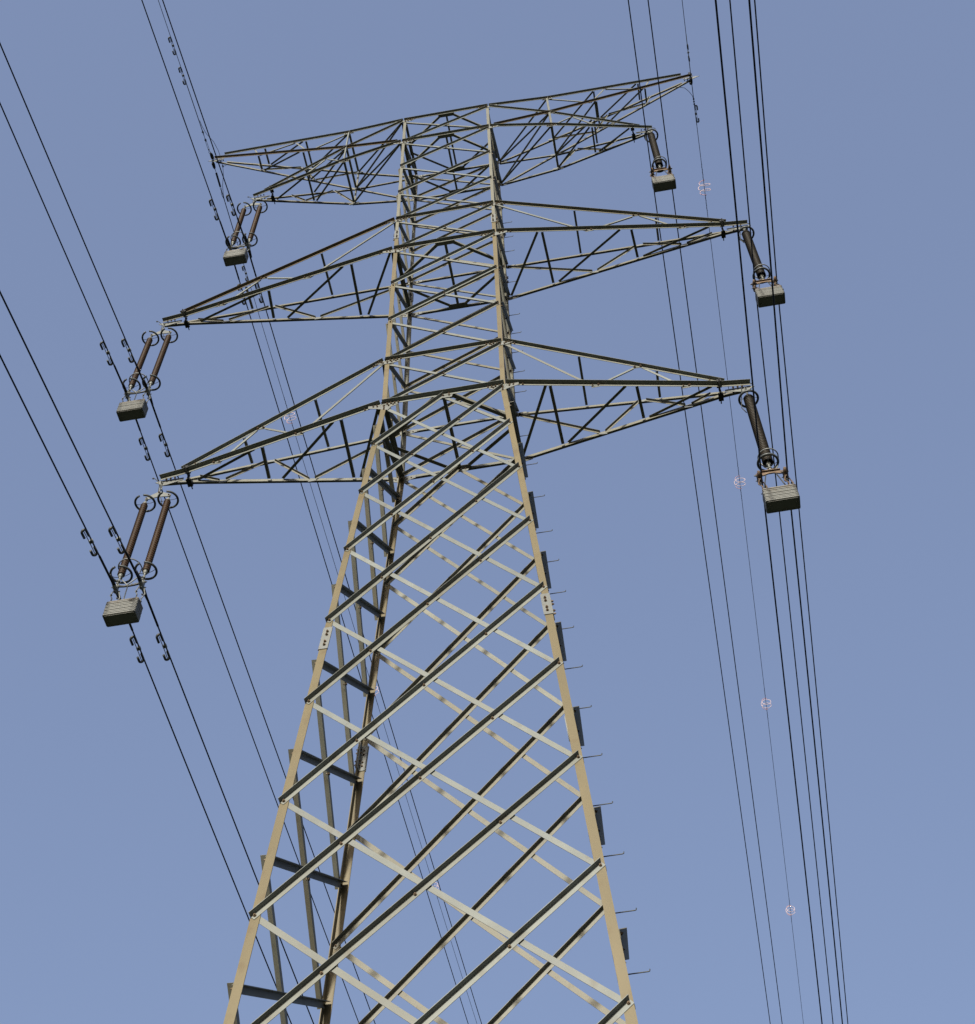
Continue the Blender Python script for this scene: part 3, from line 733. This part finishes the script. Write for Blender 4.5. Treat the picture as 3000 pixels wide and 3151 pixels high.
# ------------------------------------------------------------------ vibration dampers
def damper(label, nm, y, side=0, sc_=1.0):
    t = empty('vibration_damper', (0, 0, 0), label, 'damper', 'vibration dampers clamped on the cables')
    p = wp(nm, y); d = (wp(nm, y + .1) - p).normalized()
    r = .0125 if nm[0] != 'E' else .0085
    mb = MB(M['fit'], M['iron']); mb.box((0, 0, -.022), (.012, .03, .030)); mb.tube([(0, -.035, 0), (0, .035, 0)], r + .011, 8); mb.bolt((.012, 0, -.02), (1, 0, 0), .013, .02, 1); mb.bolt((-.012, 0, -.03), (-1, 0, 0), .013, .02, 1)
    mb.build('damper_clamp', t)
    mb = MB(M['iron']); mb.tube([(0, -.24, -.047), (0, -.12, -.045), (0, 0, -.043), (0, .12, -.045), (0, .24, -.047)], .0065, 6); mb.build('messenger_cable', t)
    for s_ in (-1, 1):
        mb = MB(M['iron']); h = .040
        arc = [(0, s_ * (.225 + h * math.cos(a)), -.047 + h * math.sin(a)) for a in [R(90 - 20 * k) for k in range(10)]]
        mb.tube([(0, s_ * .115, -.047 + h)] + arc + [(0, s_ * (.12 if s_ < 0 else .14), -.047 - h)], .0215, 8)
        mb.build('damper_weight', t)
    t.location = (p + OFF) * S; t.rotation_euler = (0, 0, 0)
    q = V((0, 1, 0)).rotation_difference(d); t.rotation_mode = 'QUATERNION'; t.rotation_quaternion = q @ Matrix.Rotation(side, 3, 'Y').to_quaternion(); t.scale = (sc_,) * 3
    return t
side = {'0': 'left', '1': 'right'}
for ph, yn, yf in (('BL', (-1.19, -1.15), (1.37, 1.41)), ('ML', (-1.17, -1.15), (1.42, 1.41)), ('TL', (-1.19, -1.23), (1.37, 1.41))):
    for i in (0, 1):
        nm = ph + str(i); nmx = {'BL': 'lowest left', 'ML': 'middle left', 'TL': 'top left'}[ph]
        damper('hooked vibration damper above the %s counterweight, on the %s cable of the pair' % (nmx, side[str(i)]), nm, yn[i], R(50), 1.12)
        damper('hooked vibration damper below the %s counterweight, on the %s cable of the pair' % (nmx, side[str(i)]), nm, yf[i], R(50), 1.12)
damper('uppermost hooked vibration damper on the left earth wire', 'EL0', -3.77, R(50))
damper('second hooked vibration damper from the top on the left earth wire', 'EL0', -2.83, R(50))
damper('hooked vibration damper on the left earth wire, seen just below the small top left counterweight', 'EL0', 3.86, R(50))
damper('hooked vibration damper on the right earth wire above the arm tip', 'ER0', -.57 - .35, .0)
damper('hooked vibration damper on the right earth wire below the arm tip', 'ER0', 1.05, R(-60))

# ------------------------------------------------------------------ bird diverters
def diverter(label, nm, y):
    t = empty('bird_diverter', (0, 0, 0), label, 'bird diverter', 'spiral bird diverters on the earth wires')
    p = wp(nm, y); d = (wp(nm, y + .1) - p).normalized()
    mb = MB(M['spiral'], M['spiralr']); T = 3.0; n = 120; pts = []
    for i in range(n + 1):
        f = i / n; r = .02 + .175 * min(1, math.sin(math.pi * f) * 1.5); a = f * T * 2 * math.pi
        pts.append((r * math.cos(a), (f - .5) * .52, r * math.sin(a)))
    for k in range(0, n, 20): mb.tube(pts[k:k + 21], .0088, 6, 1 if k in (0, 100) else 0)
    mb.build('spiral_coil', t)
    mb = MB(M['wire'])
    for s_ in (-1, 1):
        mb.tube([(.008 * math.cos(k * 1.3), s_ * (.27 + k * .035), .008 * math.sin(k * 1.3)) for k in range(16)], .0085, 6)
    mb.build('gripping_end', t)
    t.location = (p + OFF) * S; t.rotation_mode = 'QUATERNION'; t.rotation_quaternion = V((0, 1, 0)).rotation_difference(d)
for lb, y in (('pale pink spiral bird diverter highest on the right earth wire', 3.47), ('pale pink spiral bird diverter on the right earth wire, left of the lowest right counterweight', 14.61),
              ('pale spiral bird diverter third from the top on the right earth wire', 25.05), ('pale spiral bird diverter lowest on the right earth wire', 37.08)):
    diverter(lb, 'ER0', y)
for lb, y in (('pale spiral bird diverter on the left earth wire behind the lowest left cross arm', 9.35), ('pale spiral bird diverter on the left earth wire beside the far left pylon leg', 21.97), ('pale spiral bird diverter on the left earth wire seen through the lowest lattice', 33.44)):
    diverter(lb, 'EL0', y)

# ------------------------------------------------------------------ ground
bpy.ops.mesh.primitive_grid_add(x_subdivisions=120, y_subdivisions=120, size=5000) if False else None
gm = MB(M['grass']); N_ = 60; L = 3000
def gh(x, y):
    r = math.hypot(x, y); k = max(0, min(1, (r - 30) / 200))
    return k * (2.2 * math.sin(x * .011 + 1) * math.cos(y * .009) + .8 * math.sin(x * .031) * math.sin(y * .027))
gv = []; ax = [math.copysign(abs(t) ** 2.2, t) * L for t in [(-1 + 2 * i / N_) for i in range(N_ + 1)]]
for yy in ax:
    for xx in ax: gv.append((xx / S, yy / S, gh(xx, yy) / S))
gm.add(gv, [(j * (N_ + 1) + i, j * (N_ + 1) + i + 1, (j + 1) * (N_ + 1) + i + 1, (j + 1) * (N_ + 1) + i) for j in range(N_) for i in range(N_)], 0, True)
g = gm.build('ground'); tag(g, None, None, None, 'structure')
